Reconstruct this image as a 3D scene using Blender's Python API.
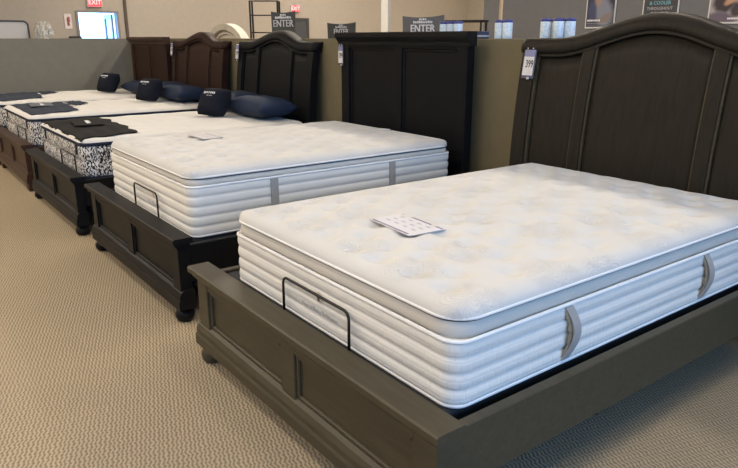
import bpy, bmesh, math, random
from mathutils import Vector, Matrix
random.seed(7)
PI = math.pi
for o in list(bpy.data.objects): bpy.data.objects.remove(o)
S = bpy.context.scene
COL = S.collection

# ------------------------------------------------------------------ camera
PITCH = math.atan2(196, 655); YAW = math.radians(53.1)
cd = bpy.data.cameras.new('camera'); cam = bpy.data.objects.new('camera', cd); COL.objects.link(cam)
cd.sensor_fit = 'HORIZONTAL'; cd.sensor_width = 36.0; cd.lens = 36.0*655/738
cam.location = (0, 0, 1.5)
cam.rotation_euler = (PI/2-PITCH, 0, YAW)
S.camera = cam

# ------------------------------------------------------------------ world: overcast daylight outside the shop
w = bpy.data.worlds.new('daylight'); S.world = w; w.use_nodes = True
bg = w.node_tree.nodes['Background']
bg.inputs['Color'].default_value = (0.27, 0.53, 1.0, 1); bg.inputs['Strength'].default_value = 7.2
# ------------------------------------------------------------------ lights of the place, plus added lamps
def area(name, loc, rot, sx, sy, power, col, portal=False):
    l = bpy.data.lights.new(name, 'AREA'); l.shape = 'RECTANGLE'; l.size = sx; l.size_y = sy
    l.energy = power; l.color = col
    if portal: l.cycles.is_portal = True
    o = bpy.data.objects.new(name, l); COL.objects.link(o); o.location = loc; o.rotation_euler = rot
    return o
WARM = (1.0, 0.88, 0.73); LZ = 4.9
for X in (-16, -13, -10, -7, -4, -1): area('ceiling_or_added_lamp', (X+0.3, 6.0, LZ), (0, 0, 0), 1.2, 0.3, 104, WARM)
for X in (-16, -13, -10, -7, -4, -1): area('ceiling_or_added_lamp', (X, -3.4, LZ), (0, 0, 0), 1.2, 0.3, 104, WARM)
for X, Y in ((-12.5, -0.3), (-9.5, -0.3), (-6.5, -0.3), (-3.5, -0.3), (-0.5, -0.3), (-0.2, 2.2)): area('ceiling_or_added_lamp', (X, Y, LZ), (0, 0, 0), 1.2, 0.3, 50, WARM)  # the last lamp is unseen, added to brighten the aisle floor
for X, Y in ((-15, 11.0), (-11.5, 11.0), (-14, 15.5)): area('ceiling_or_added_lamp', (X, Y, LZ), (0, 0, 0), 1.2, 0.3, 190, WARM)  # the deepest lamp is unseen, added to brighten the far wall
# glazed shop front on the right lets the daylight in
area('shop_front_daylight', (4.55, 1.4, 2.35), (0, PI/2, 0), 2.3, 10.8, 1, (1, 1, 1), True)
area('doorway_daylight', (-18.03, 4.97, 1.05), (0, -PI/2, 0), 2.1, 0.95, 1, (1, 1, 1), True)
S.view_settings.view_transform = 'Standard'; S.view_settings.look = 'None'
S.view_settings.exposure = -0.06; S.view_settings.gamma = 1.0; S.view_settings.use_curve_mapping = False

# ------------------------------------------------------------------ helpers
def obj(name, bm, mat, parent=None, smooth=False, loc=None, rot=None):
    me = bpy.data.meshes.new(name)
    bmesh.ops.recalc_face_normals(bm, faces=bm.faces)
    bm.to_mesh(me); bm.free()
    if mat: me.materials.append(mat)
    if smooth:
        for p in me.polygons: p.use_smooth = True
    o = bpy.data.objects.new(name, me); COL.objects.link(o)
    if parent: o.parent = parent
    if loc: o.location = loc
    if rot: o.rotation_euler = rot
    return o
def tag(o, label, cat, group=None):
    o['label'] = label; o['category'] = cat
    if group: o['group'] = group
    return o
def struct(o, label=None):
    o['kind'] = 'structure'
    if label: o['label'] = label
    return o
def thing(name, label, cat, loc=(0, 0, 0), rz=0, group=None):
    o = bpy.data.objects.new(name, None); COL.objects.link(o); o.location = loc; o.rotation_euler = (0, 0, rz)
    o.empty_display_size = 0.05
    return tag(o, label, cat, group)
def box(x0, x1, y0, y1, z0, z1, bev=0.0, bm=None, seg=1):
    own = bmesh.new()
    vs = [own.verts.new((x, y, z)) for z in (z0, z1) for y in (y0, y1) for x in (x0, x1)]
    for f in ((0, 1, 3, 2), (4, 5, 7, 6), (0, 1, 5, 4), (2, 3, 7, 6), (0, 2, 6, 4), (1, 3, 7, 5)):
        own.faces.new([vs[i] for i in f])
    if bev: bmesh.ops.bevel(own, geom=list(own.edges), offset=bev, segments=seg, affect='EDGES', profile=0.5)
    if bm is None: return own
    merge(bm, own); return bm
def merge(bm, other):
    m = {}
    for v in other.verts: m[v] = bm.verts.new(v.co)
    for f in other.faces:
        try: bm.faces.new([m[v] for v in f.verts])
        except ValueError: pass
    other.free()
def loft(bm, rings, closed_u=True, cap0=False, cap1=False):
    R = [[bm.verts.new(p) for p in r] for r in rings]
    n = len(R[0])
    for a, b in zip(R, R[1:]):
        for i in range(n if closed_u else n-1):
            j = (i+1) % n
            bm.faces.new((a[i], a[j], b[j], b[i]))
    if cap0: bm.faces.new(R[0])
    if cap1: bm.faces.new(R[-1])
    return bm
def lathe(profile, n=20, c=(0, 0, 0), bm=None):
    bm = bm or bmesh.new()
    loft(bm, [[(c[0]+r*math.cos(2*PI*i/n), c[1]+r*math.sin(2*PI*i/n), c[2]+z) for i in range(n)] for r, z in profile], True, True, True)
    return bm
def tube(pts, r, n=8, closed=False, bm=None):
    bm = bm or bmesh.new()
    P = [Vector(p) for p in pts]; m = len(P); rings = []
    for i in range(m):
        if closed: t = P[(i+1) % m]-P[i-1]
        else: t = P[min(i+1, m-1)]-P[max(i-1, 0)]
        t.normalize()
        up = Vector((0, 0, 1)) if abs(t.z) < 0.9 else Vector((0, 1, 0))
        a = t.cross(up).normalized(); b = a.cross(t).normalized()
        rr = r[i] if isinstance(r, (list, tuple)) else r
        rings.append([P[i]+a*rr*math.cos(2*PI*k/n)+b*rr*math.sin(2*PI*k/n) for k in range(n)])
    if closed: rings.append(rings[0])
    loft(bm, rings, True, not closed, not closed)
    if closed: bmesh.ops.remove_doubles(bm, verts=bm.verts, dist=1e-6)
    return bm
def slab(x0, x1, zb, zt, y0, y1, bend=None, nx=1, nz=1, roll=None, bm=None):
    """upright board between x0..x1; zb, zt are numbers or functions of x; y0 front, y1 back; bend(z) pushes it back"""
    bm = bm or bmesh.new()
    fb = zb if callable(zb) else (lambda x: zb); ft = zt if callable(zt) else (lambda x: zt)
    bend = bend or (lambda z: 0.0)
    F = []; B = []
    for j in range(nz+1):
        rf = []; rb = []
        for i in range(nx+1):
            x = x0+(x1-x0)*i/nx; z = fb(x)+(ft(x)-fb(x))*j/nz
            extra = roll(j/nz) if roll else 0
            rf.append(bm.verts.new((x, y0+bend(z)-extra, z))); rb.append(bm.verts.new((x, y1+bend(z), z)))
        F.append(rf); B.append(rb)
    for j in range(nz):
        for i in range(nx):
            bm.faces.new((F[j][i], F[j][i+1], F[j+1][i+1], F[j+1][i])); bm.faces.new((B[j][i], B[j+1][i], B[j+1][i+1], B[j][i+1]))
        bm.faces.new((F[j][0], F[j+1][0], B[j+1][0], B[j][0])); bm.faces.new((F[j][nx], B[j][nx], B[j+1][nx], F[j+1][nx]))
    for i in range(nx):
        bm.faces.new((F[0][i], B[0][i], B[0][i+1], F[0][i+1])); bm.faces.new((F[nz][i], F[nz][i+1], B[nz][i+1], B[nz][i]))
    return bm
def extrude_x(profile, x0, x1):
    """profile: list of (y,z) closed, swept from x0 to x1"""
    bm = bmesh.new()
    loft(bm, [[(x, y, z) for y, z in profile] for x in (x0, x1)], True, True, True)
    return bm
def text(body, size, mat, parent, loc, rot, name='lettering', ext=0.0006, align='CENTER', sx=1.0):
    c = bpy.data.curves.new(name, 'FONT'); c.body = body; c.size = size; c.extrude = ext; c.align_x = align; c.align_y = 'CENTER'
    c.resolution_u = 2; c.offset = size*0.012
    t = bpy.data.objects.new('tmp', c); COL.objects.link(t)
    dg = bpy.context.evaluated_depsgraph_get()
    me = bpy.data.meshes.new_from_object(t.evaluated_get(dg))
    bpy.data.objects.remove(t); bpy.data.curves.remove(c)
    me.materials.clear(); me.materials.append(mat)
    o = bpy.data.objects.new(name, me); COL.objects.link(o); o.parent = parent; o.location = loc; o.rotation_euler = rot; o.scale = (sx, 1, 1)
    return o

# ------------------------------------------------------------------ materials
class NT:
    def __init__(s, name):
        s.m = bpy.data.materials.new(name); s.m.use_nodes = True; s.t = s.m.node_tree; s.b = s.t.nodes['Principled BSDF']
    def n(s, typ, **k):
        nd = s.t.nodes.new(typ)
        for a, v in k.items():
            if a in nd.inputs.keys(): nd.inputs[a].default_value = v
            else: setattr(nd, a, v)
        return nd
    def l(s, a, b): s.t.links.new(a, b)
    def coord(s, scale=(1, 1, 1), rot=(0, 0, 0)):
        tc = s.n('ShaderNodeTexCoord'); mp = s.n('ShaderNodeMapping'); s.l(tc.outputs['Object'], mp.inputs['Vector'])
        mp.inputs['Scale'].default_value = scale; mp.inputs['Rotation'].default_value = rot
        return mp.outputs['Vector']
    def math(s, op, a, b=0.0, c=None):
        nd = s.n('ShaderNodeMath', operation=op)
        for i, v in enumerate((a, b, c)):
            if v is None: continue
            if isinstance(v, (int, float)): nd.inputs[i].default_value = v
            else: s.l(v, nd.inputs[i])
        return nd.outputs[0]
    def ramp(s, fac, stops):
        r = s.n('ShaderNodeValToRGB'); e = r.color_ramp.elements
        while len(e) < len(stops): e.new(0.5)
        for i, (p, c) in enumerate(stops): e[i].position = p; e[i].color = (*c, 1)
        s.l(fac, r.inputs['Fac']); return r.outputs['Color']
    def bump(s, h, strength=0.3, dist=0.01):
        b = s.n('ShaderNodeBump', Strength=strength, Distance=dist); s.l(h, b.inputs['Height']); s.l(b.outputs['Normal'], s.b.inputs['Normal'])
    def mixc(s, fac, a, b):
        nd = s.n('ShaderNodeMix', data_type='RGBA')
        for sock, v in ((nd.inputs[0], fac), (nd.inputs[6], a), (nd.inputs[7], b)):
            if isinstance(v, tuple): sock.default_value = (*v, 1) if len(v) == 3 else v
            elif isinstance(v, (int, float)): sock.default_value = v
            else: s.l(v, sock)
        return nd.outputs[2]
def plain(name, c, rough=0.6, metal=0.0, var=0.08, scale=9.0, bump=0.0, bscale=200, spec=0.5, emit=None):
    k = NT(name); v = k.coord()
    nz = k.n('ShaderNodeTexNoise', Scale=scale, Detail=4.0); k.l(v, nz.inputs['Vector'])
    lo = tuple(x*(1-var) for x in c); hi = tuple(min(1, x*(1+var)) for x in c)
    k.l(k.ramp(nz.outputs['Fac'], [(0.3, lo), (0.7, hi)]), k.b.inputs['Base Color'])
    k.b.inputs['Roughness'].default_value = rough; k.b.inputs['Metallic'].default_value = metal
    k.b.inputs['Specular IOR Level'].default_value = spec
    if bump:
        n2 = k.n('ShaderNodeTexNoise', Scale=bscale, Detail=3.0); k.l(v, n2.inputs['Vector']); k.bump(n2.outputs['Fac'], bump, 0.003)
    if emit:
        k.b.inputs['Emission Color'].default_value = (*c, 1); k.b.inputs['Emission Strength'].default_value = emit
    return k.m
def wood(name, c, c2, rough=0.42, axis='x', spec=0.4):
    k = NT(name)
    v = k.coord((2.2, 22, 22) if axis == 'x' else (22, 22, 2.2))
    nz = k.n('ShaderNodeTexNoise', Scale=2.2, Detail=6.0, Roughness=0.6, Distortion=0.4); k.l(v, nz.inputs['Vector'])
    k.l(k.ramp(nz.outputs['Fac'], [(0.3, c), (0.72, c2)]), k.b.inputs['Base Color'])
    k.b.inputs['Roughness'].default_value = rough; k.b.inputs['Specular IOR Level'].default_value = spec
    k.bump(nz.outputs['Fac'], 0.06, 0.002)
    return k.m
GREY_X = wood('weathered_grey_wood', (0.050, 0.0415, 0.025), (0.072, 0.060, 0.036), 0.42, 'x', 0.25)
GREY_Z_SHADED = wood('weathered_grey_wood_upright_shaded', (0.018, 0.015, 0.0105), (0.028, 0.023, 0.016), 0.5, 'z', 0.12)  # same grey wood, darkened for headboards: their shade is in the colour
BLACK_X = wood('black_wood', (0.006, 0.0058, 0.006), (0.010, 0.0095, 0.0095), 0.42, 'x', 0.16)
BLACK_Z = wood('black_wood_upright', (0.005, 0.005, 0.0056), (0.008, 0.008, 0.0088), 0.5, 'z', 0.12)
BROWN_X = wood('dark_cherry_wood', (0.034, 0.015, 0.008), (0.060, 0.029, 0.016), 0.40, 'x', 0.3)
BROWN_Z_SHADED = wood('dark_cherry_wood_upright_shaded', (0.020, 0.009, 0.006), (0.034, 0.016, 0.011), 0.5, 'z', 0.14)  # shaded copy of the cherry wood for the headboards
WHITE_WOOD = plain('cream_painted_wood', (0.62, 0.57, 0.47), 0.5)
PLASTIC_BLACK = plain('black_coated_steel', (0.012, 0.012, 0.013), 0.4, 0.3)
BASE_FAB = plain('charcoal_base_fabric', (0.012, 0.013, 0.016), 0.85)
CHROME = plain('brushed_steel', (0.6, 0.6, 0.6), 0.3, 1.0)

def carpet_mat():
    k = NT('loop_carpet'); v = k.coord()
    wob = k.n('ShaderNodeTexNoise', Scale=26.0, Detail=2.0); k.l(v, wob.inputs['Vector'])
    ad = k.n('ShaderNodeVectorMath', operation='MULTIPLY_ADD'); k.l(wob.outputs['Color'], ad.inputs[0]); ad.inputs[1].default_value = (0.016, 0.016, 0); k.l(v, ad.inputs[2])
    sw = k.n('ShaderNodeSeparateXYZ'); k.l(ad.outputs[0], sw.inputs[0])
    X_, Y_ = sw.outputs['X'], sw.outputs['Y']
    # wavy ribs of loops, run at an angle across the shop
    al = k.math('ADD', k.math('MULTIPLY', X_, -0.945), k.math('MULTIPLY', Y_, 0.327))
    ac = k.math('ADD', k.math('MULTIPLY', X_, 0.327), k.math('MULTIPLY', Y_, 0.945))
    wav = k.math('SINE', k.math('MULTIPLY', al, 2*PI/0.042))
    rib = k.math('COSINE', k.math('MULTIPLY', k.math('MULTIPLY_ADD', wav, 0.0028, ac), 2*PI/0.0165))
    tick = k.math('COSINE', k.math('MULTIPLY', al, 2*PI/0.021))
    hgt = k.math('ADD', k.math('MULTIPLY', rib, 0.65), k.math('MULTIPLY', tick, 0.16))
    hgt = k.math('MULTIPLY_ADD', hgt, 0.6, 0.5)
    loopc = k.ramp(hgt, [(0.05, (0.165, 0.125, 0.077)), (0.42, (0.315, 0.252, 0.168)), (0.95, (0.45, 0.368, 0.255))])
    n2 = k.n('ShaderNodeTexNoise', Scale=0.8, Detail=3.0); k.l(v, n2.inputs['Vector'])
    n3 = k.n('ShaderNodeTexNoise', Scale=160.0, Detail=2.0); k.l(v, n3.inputs['Vector'])
    c = k.mixc(k.math('MULTIPLY', n3.outputs['Fac'], 0.25), loopc, (0.26, 0.20, 0.13))
    c = k.mixc(k.math('MULTIPLY', n2.outputs['Fac'], 0.22), c, (0.30, 0.235, 0.15))
    k.l(c, k.b.inputs['Base Color']); k.b.inputs['Roughness'].default_value = 0.95; k.b.inputs['Specular IOR Level'].default_value = 0.1
    k.bump(hgt, 0.4, 0.006)
    return k.m
CARPET = carpet_mat()
WALL_BEIGE = plain('beige_wall_paint', (0.42, 0.375, 0.315), 0.85, var=0.03, bump=0.08, bscale=120)
WALL_GREY = plain('grey_wall_paint', (0.15, 0.148, 0.148), 0.85, var=0.03)
WALL_OLIVE = plain('olive_partition_paint', (0.155, 0.130, 0.072), 0.8, var=0.04)
WALL_OLIVE_DAYLIT = plain('olive_partition_painted_daylight', (0.20, 0.185, 0.145), 0.8, var=0.04)  # olive paint greyed as under daylight; the light is in the colour
CEIL = plain('white_ceiling_tile', (0.7, 0.69, 0.66), 0.9, var=0.02)
WHITE_PAINT = plain('white_column_paint', (0.75, 0.72, 0.66), 0.6, var=0.02)

def fabric(name, c, flower=0.0, weave=900, wv=0.12, brickq=0.0, rough=0.9):
    k = NT(name); v = k.coord()
    nz = k.n('ShaderNodeTexNoise', Scale=3.0, Detail=3.0); k.l(v, nz.inputs['Vector'])
    k.l(k.ramp(nz.outputs['Fac'], [(0.3, tuple(x*0.96 for x in c)), (0.7, c)]), k.b.inputs['Base Color'])
    k.b.inputs['Roughness'].default_value = rough; k.b.inputs['Specular IOR Level'].default_value = 0.2
    k.b.inputs['Sheen Weight'].default_value = 0.15 if c[0] > 0.2 else 0.0
    n2 = k.n('ShaderNodeTexNoise', Scale=weave*0.3, Detail=2.0); k.l(v, n2.inputs['Vector'])
    h = k.math('MULTIPLY', n2.outputs['Fac'], wv)
    if flower:
        vo = k.n('ShaderNodeTexVoronoi', Scale=3.1, Randomness=0.35, voronoi_dimensions='2D'); k.l(v, vo.inputs['Vector'])
        sv = k.n('ShaderNodeVectorMath', operation='SCALE'); k.l(v, sv.inputs[0]); sv.inputs['Scale'].default_value = 1.0
        sb = k.n('ShaderNodeVectorMath', operation='SUBTRACT'); k.l(sv.outputs[0], sb.inputs[0]); k.l(vo.outputs['Position'], sb.inputs[1])
        sp = k.n('ShaderNodeSeparateXYZ'); k.l(sb.outputs[0], sp.inputs[0])
        ang = k.math('ARCTAN2', sp.outputs['Y'], sp.outputs['X'])
        d = vo.outputs['Distance']
        pet = k.math('ABSOLUTE', k.math('SINE', k.math('MULTIPLY', ang, 2.5)))
        # petal outlines: rings whose radius follows the petals
        rr = k.math('DIVIDE', d, k.math('MULTIPLY_ADD', pet, 0.55, 0.5))
        ring = k.math('SINE', k.math('MULTIPLY', rr, 62.0))
        ring = k.math('POWER', k.math('ABSOLUTE', ring), 0.5)
        mask = k.n('ShaderNodeMapRange'); mask.inputs[1].default_value = 0.36; mask.inputs[2].default_value = 0.28; k.l(d, mask.inputs[0])
        h = k.math('ADD', h, k.math('MULTIPLY', k.math('MULTIPLY', ring, mask.outputs[0]), flower))
    if brickq:
        sw = k.n('ShaderNodeSeparateXYZ'); k.l(v, sw.inputs[0])
        cb = k.n('ShaderNodeCombineXYZ'); k.l(k.math('ADD', sw.outputs['X'], sw.outputs['Y']), cb.inputs['X']); k.l(sw.outputs['Z'], cb.inputs['Y'])
        br = k.n('ShaderNodeTexBrick', Scale=1.0); k.l(cb.outputs[0], br.inputs['Vector'])
        br.inputs['Brick Width'].default_value = 0.05; br.inputs['Row Height'].default_value = 0.030
        br.inputs['Mortar Size'].default_value = 0.006; br.inputs['Mortar Smooth'].default_value = 1.0
        h = k.math('ADD', h, k.math('MULTIPLY', k.math('SUBTRACT', 1.0, br.outputs['Fac']), brickq))
    k.bump(h, 0.5, 0.006)
    return k.m
CREAM_TOP = fabric('cream_quilted_top', (0.57, 0.55, 0.51), 0.8)
CREAM_SIDE = fabric('cream_ribbed_border', (0.72, 0.69, 0.62))
CREAM_SIDE_Q = fabric('cream_stitched_border', (0.72, 0.69, 0.625), 0.0, 900, 0.12, 0.22)
GUSSET = fabric('grey_beige_gusset', (0.60, 0.56, 0.49))
PIPE = fabric('white_piping', (0.80, 0.78, 0.74))
PIPE_SHADOW = fabric('painted_shadow_piping', (0.05, 0.045, 0.04))  # dark colour for a painted shadow line
HANDLE = fabric('grey_handle_webbing', (0.33, 0.31, 0.285))
HANDLE_EDGE = fabric('tan_handle_lining', (0.30, 0.24, 0.16))
WHITE_TOP = fabric('white_knit_top', (0.62, 0.60, 0.555), 0.2)
NAVY = fabric('navy_binding', (0.02, 0.026, 0.045))
NAVY_PILLOW = fabric('navy_pillow_cloth', (0.016, 0.026, 0.052), rough=0.75)
NAVY_DARK = fabric('dark_navy_pillow_cloth', (0.0045, 0.006, 0.013), rough=0.85)
SLATE_CLOTH = fabric('slate_blue_cloth', (0.030, 0.037, 0.055))
BLACK_CLOTH = fabric('black_cloth', (0.009, 0.0085, 0.008))
INK_WHITE = plain('white_print', (0.8, 0.8, 0.8), 0.7)
INK_BLACK = plain('black_print', (0.02, 0.02, 0.025), 0.7)
def speckle_mat():
    k = NT('black_and_white_speckled_border'); v = k.coord((1, 1, 0.5))
    vo = k.n('ShaderNodeTexVoronoi', Scale=150.0, Randomness=0.9); k.l(v, vo.inputs['Vector'])
    nz = k.n('ShaderNodeTexNoise', Scale=14.0, Detail=2.0); k.l(v, nz.inputs['Vector'])
    sp = k.n('ShaderNodeSeparateColor'); k.l(vo.outputs['Color'], sp.inputs[0])
    f = k.math('ADD', sp.outputs[0], k.math('MULTIPLY', k.math('SUBTRACT', nz.outputs['Fac'], 0.5), 0.5))
    c = k.ramp(f, [(0.0, (0.012, 0.013, 0.018)), (0.46, (0.02, 0.02, 0.026)), (0.54, (0.62, 0.60, 0.57)), (1.0, (0.72, 0.70, 0.67))])
    k.l(c, k.b.inputs['Base Color']); k.b.inputs['Roughness'].default_value = 0.9
    k.bump(f, 0.2, 0.004)
    return k.m
SPECKLE = speckle_mat()

def print_mat(name, base, blobs, rough=0.45):
    """flat print: soft ellipses (cx, cz, rx, rz, rot, colour, softness) on a ground, in the sheet's own x,z plane"""
    k = NT(name); tc = k.n('ShaderNodeTexCoord'); sp = k.n('ShaderNodeSeparateXYZ'); k.l(tc.outputs['Object'], sp.inputs[0])
    nz = k.n('ShaderNodeTexNoise', Scale=9.0, Detail=4.0); k.l(tc.outputs['Object'], nz.inputs['Vector'])
    col = k.mixc(k.math('MULTIPLY', nz.outputs['Fac'], 0.5), base, tuple(x*0.5 for x in base))
    for cx, cz, rx, rz, rot, c, soft in blobs:
        dx = k.math('SUBTRACT', sp.outputs['X'], cx); dz = k.math('SUBTRACT', sp.outputs['Z'], cz)
        ca, sa = math.cos(rot), math.sin(rot)
        u = k.math('DIVIDE', k.math('ADD', k.math('MULTIPLY', dx, ca), k.math('MULTIPLY', dz, sa)), rx)
        q = k.math('DIVIDE', k.math('SUBTRACT', k.math('MULTIPLY', dz, ca), k.math('MULTIPLY', dx, sa)), rz)
        r2 = k.math('ADD', k.math('ADD', k.math('MULTIPLY', u, u), k.math('MULTIPLY', q, q)), k.math('MULTIPLY', k.math('SUBTRACT', nz.outputs['Fac'], 0.5), 0.9))
        mr = k.n('ShaderNodeMapRange'); mr.inputs[1].default_value = 1+soft; mr.inputs[2].default_value = 1-soft; k.l(r2, mr.inputs[0])
        col = k.mixc(mr.outputs[0], col, c)
    k.l(col, k.b.inputs['Base Color']); k.b.inputs['Roughness'].default_value = rough
    return k.m

# ------------------------------------------------------------------ the setting
H = 5.0
struct(obj('floor', box(-18.2, 4.8, -6.0, 18.2, -0.1, 0.0), CARPET), 'tan loop-pile carpet')
struct(obj('ceiling', box(-18.2, 4.8, -6.0, 18.2, H, H+0.1), CEIL))
wl = bmesh.new()                                   # far wall with the doorway
box(-18.2, -18.0, -6.0, 4.485, 0, H, 0, wl); box(-18.2, -18.0, 5.45, 18.2, 0, H, 0, wl); box(-18.2, -18.0, 4.485, 5.45, 2.12, H, 0, wl)
struct(obj('wall_left', wl, WALL_BEIGE))
struct(obj('wall_back', box(-18.0, -9.55, 18.0, 18.2, 0, H), WALL_BEIGE))
struct(obj('wall_right', box(-9.55, 4.8, 10.0, 10.2, 0, H), WALL_GREY))
struct(obj('wall_side', box(-9.55, -9.35, 10.2, 18.2, 0, H), WALL_GREY))
struct(obj('wall_front', box(-18.2, 4.8, -6.2, -6.0, 0, H), WALL_BEIGE))
ws = bmesh.new()                                   # shop front: piers and header round the glazing; unseen sill added against low daylight
box(4.6, 4.8, -6.0, -4.0, 0, H, 0, ws); box(4.6, 4.8, 6.8, 10.0, 0, H, 0, ws); box(4.6, 4.8, -4.0, 6.8, 3.5, H, 0, ws); box(4.6, 4.8, -4.0, 6.8, 0, 1.2, 0, ws)
struct(obj('wall_shopfront_with_added_sill', ws, WALL_BEIGE))
# conduit up the far wall, trim
struct(obj('trim_1', box(-18.0, -17.955, 5.63, 5.70, 0, H, 0.004), plain('dark_trim', (0.09, 0.07, 0.05), 0.6)), 'thin dark vertical conduit on far beige wall')
# doorway with an open glazed leaf
STEEL_FRAME = plain('grey_door_frame', (0.24, 0.23, 0.22), 0.5)
GLASSY = NT('door_glass'); GLASSY.b.inputs['Base Color'].default_value = (0.55, 0.7, 0.9, 1); GLASSY.b.inputs['Transmission Weight'].default_value = 0.9; GLASSY.b.inputs['Roughness'].default_value = 0.05; GLASSY.b.inputs['IOR'].default_value = 1.02; GLASSY = GLASSY.m
fr = bmesh.new()
box(-18.21, -17.97, 4.44, 4.50, 0, 2.16, 0.004, fr); box(-18.21, -17.97, 5.435, 5.49, 0, 2.16, 0.004, fr); box(-18.21, -17.97, 4.50, 5.435, 2.11, 2.16, 0.004, fr)
d1 = struct(obj('door_1', fr, STEEL_FRAME), 'bright open doorway with grey frame in far wall')
lf = bmesh.new()
for a in ((-18.9, -18.83), (-18.30, -18.23)): box(a[0], a[1], 5.36, 5.41, 0.02, 2.08, 0.003, lf)
for a in ((0.02, 0.2), (1.98, 2.08), (0.95, 1.05)): box(-18.83, -18.30, 5.36, 5.41, a[0], a[1], 0.003, lf)
leaf = obj('door_leaf', lf, plain('aluminium_leaf', (0.3, 0.33, 0.36), 0.4, 0.6), d1)
obj('pane', box(-18.83, -18.30, 5.38, 5.39, 0.2, 0.95), GLASSY, leaf); obj('pane', box(-18.83, -18.30, 5.38, 5.39, 1.05, 1.98), GLASSY, leaf)
# dark grey steel door by the second exit sign
d2f = bmesh.new()
box(-18.0, -17.94, 10.24, 10.32, 0, 2.08, 0.004, d2f); box(-18.0, -17.94, 11.10, 11.18, 0, 2.08, 0.004, d2f); box(-18.0, -17.94, 10.32, 11.10, 2.0, 2.08, 0.004, d2f)
d2 = struct(obj('door_2', d2f, plain('dark_door_frame', (0.055, 0.055, 0.055), 0.5)), 'dark grey steel door in far beige wall')
lf2 = obj('door_leaf', box(-18.0, -17.96, 10.32, 11.10, 0, 2.0, 0.003), plain('dark_grey_door', (0.065, 0.07, 0.075), 0.5), d2)
obj('closer', box(-17.955, -17.90, 10.38, 10.60, 1.88, 1.94, 0.01), CHROME, d2)

# low partitions behind the beds and at the end of the row
struct(obj('wall_partition_back', box(-11.1, 4.0, 3.52, 3.64, 0, 1.495, 0.004), WALL_OLIVE), 'low olive partition behind the headboards')
struct(obj('wall_partition_left', box(-11.22, -11.1, -5.0, 3.64, 0, 1.495, 0.004), WALL_OLIVE_DAYLIT), 'low olive partition, greyed by painted daylight, at the end of the bed row')

# ------------------------------------------------------------------ beds
def arch_headboard(bed, cx, y0, W, zs, zp, MX, MZ):
    """camel-back sleigh headboard; zs shoulder height, zp peak height"""
    hw = W/2
    def zt(x):
        u = abs(x-cx); return zs+(zp-zs)*(0.5*(1+math.cos(PI*u/(0.36*W))) if u < 0.36*W else 0)
    def bend(z):
        t = max(0.0, (z-0.55)/(zp-0.55)); return 0.11*t*t+0.05*max(0.0, (t-0.8)/0.2)**2
    railb = lambda x: zt(x)-0.09
    hb = obj('headboard', slab(cx-hw+0.05, cx+hw-0.05, 0.28, lambda x: zt(x)-0.02, y0+0.035, y0+0.06, bend, 40, 12), MZ, bed, True)
    for s in (-1, 1):
        a, b = (cx-hw, cx-hw+0.105) if s < 0 else (cx+hw-0.105, cx+hw)
        obj('post', slab(a, b, 0.0, lambda x: zt(x)-0.012, y0-0.002, y0+0.075, bend, 1, 16), MZ, hb)
        e = cx-hw+0.105 if s < 0 else cx+hw-0.105
        obj('post_moulding', slab(min(e, e+s*-0.016), max(e, e+s*-0.016), 0.3, lambda x: railb(x)-0.004, y0+0.012, y0+0.04, bend, 1, 14), MX, hb)
        # stile between the side and the centre panel, with beads either side
        sx = cx+s*0.222*W
        obj('stile', slab(sx-0.036, sx+0.036, 0.3, lambda x: railb(x)+0.01, y0+0.006, y0+0.05, bend, 1, 14), MZ, hb)
        for q in (-1, 1):
            ex = sx+q*0.036
            obj('bead', slab(min(ex, ex+q*0.012), max(ex, ex+q*0.012), 0.3, lambda x: railb(x)-0.002, y0+0.016, y0+0.04, bend, 1, 14), MX, hb)  # lighter wood copy paints a highlight along the stile edges
    # panels, a touch proud of the ground board
    for x0, x1 in ((cx-hw+0.125, cx-0.222*W-0.05), (cx-0.222*W+0.05, cx+0.222*W-0.05), (cx+0.222*W+0.05, cx+hw-0.125)):
        obj('panel', slab(x0, x1, 0.32, lambda x: railb(x)-0.022, y0+0.027, y0+0.037, bend, 24, 12), MZ, hb, True)
    # rolled top rail
    roll = lambda t: 0.022*math.sin(PI*min(1, t*1.0))**0.6+0.006*(t > 0.9)
    obj('top_rail', slab(cx-hw-0.004, cx+hw+0.004, railb, zt, y0-0.004, y0+0.088, bend, 60, 8, roll), MZ, hb, True)
    obj('rail_moulding', slab(cx-hw+0.105, cx+hw-0.105, lambda x: railb(x)-0.018, railb, y0+0.004, y0+0.045, bend, 60, 1), MZ, hb)
    return hb
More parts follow.
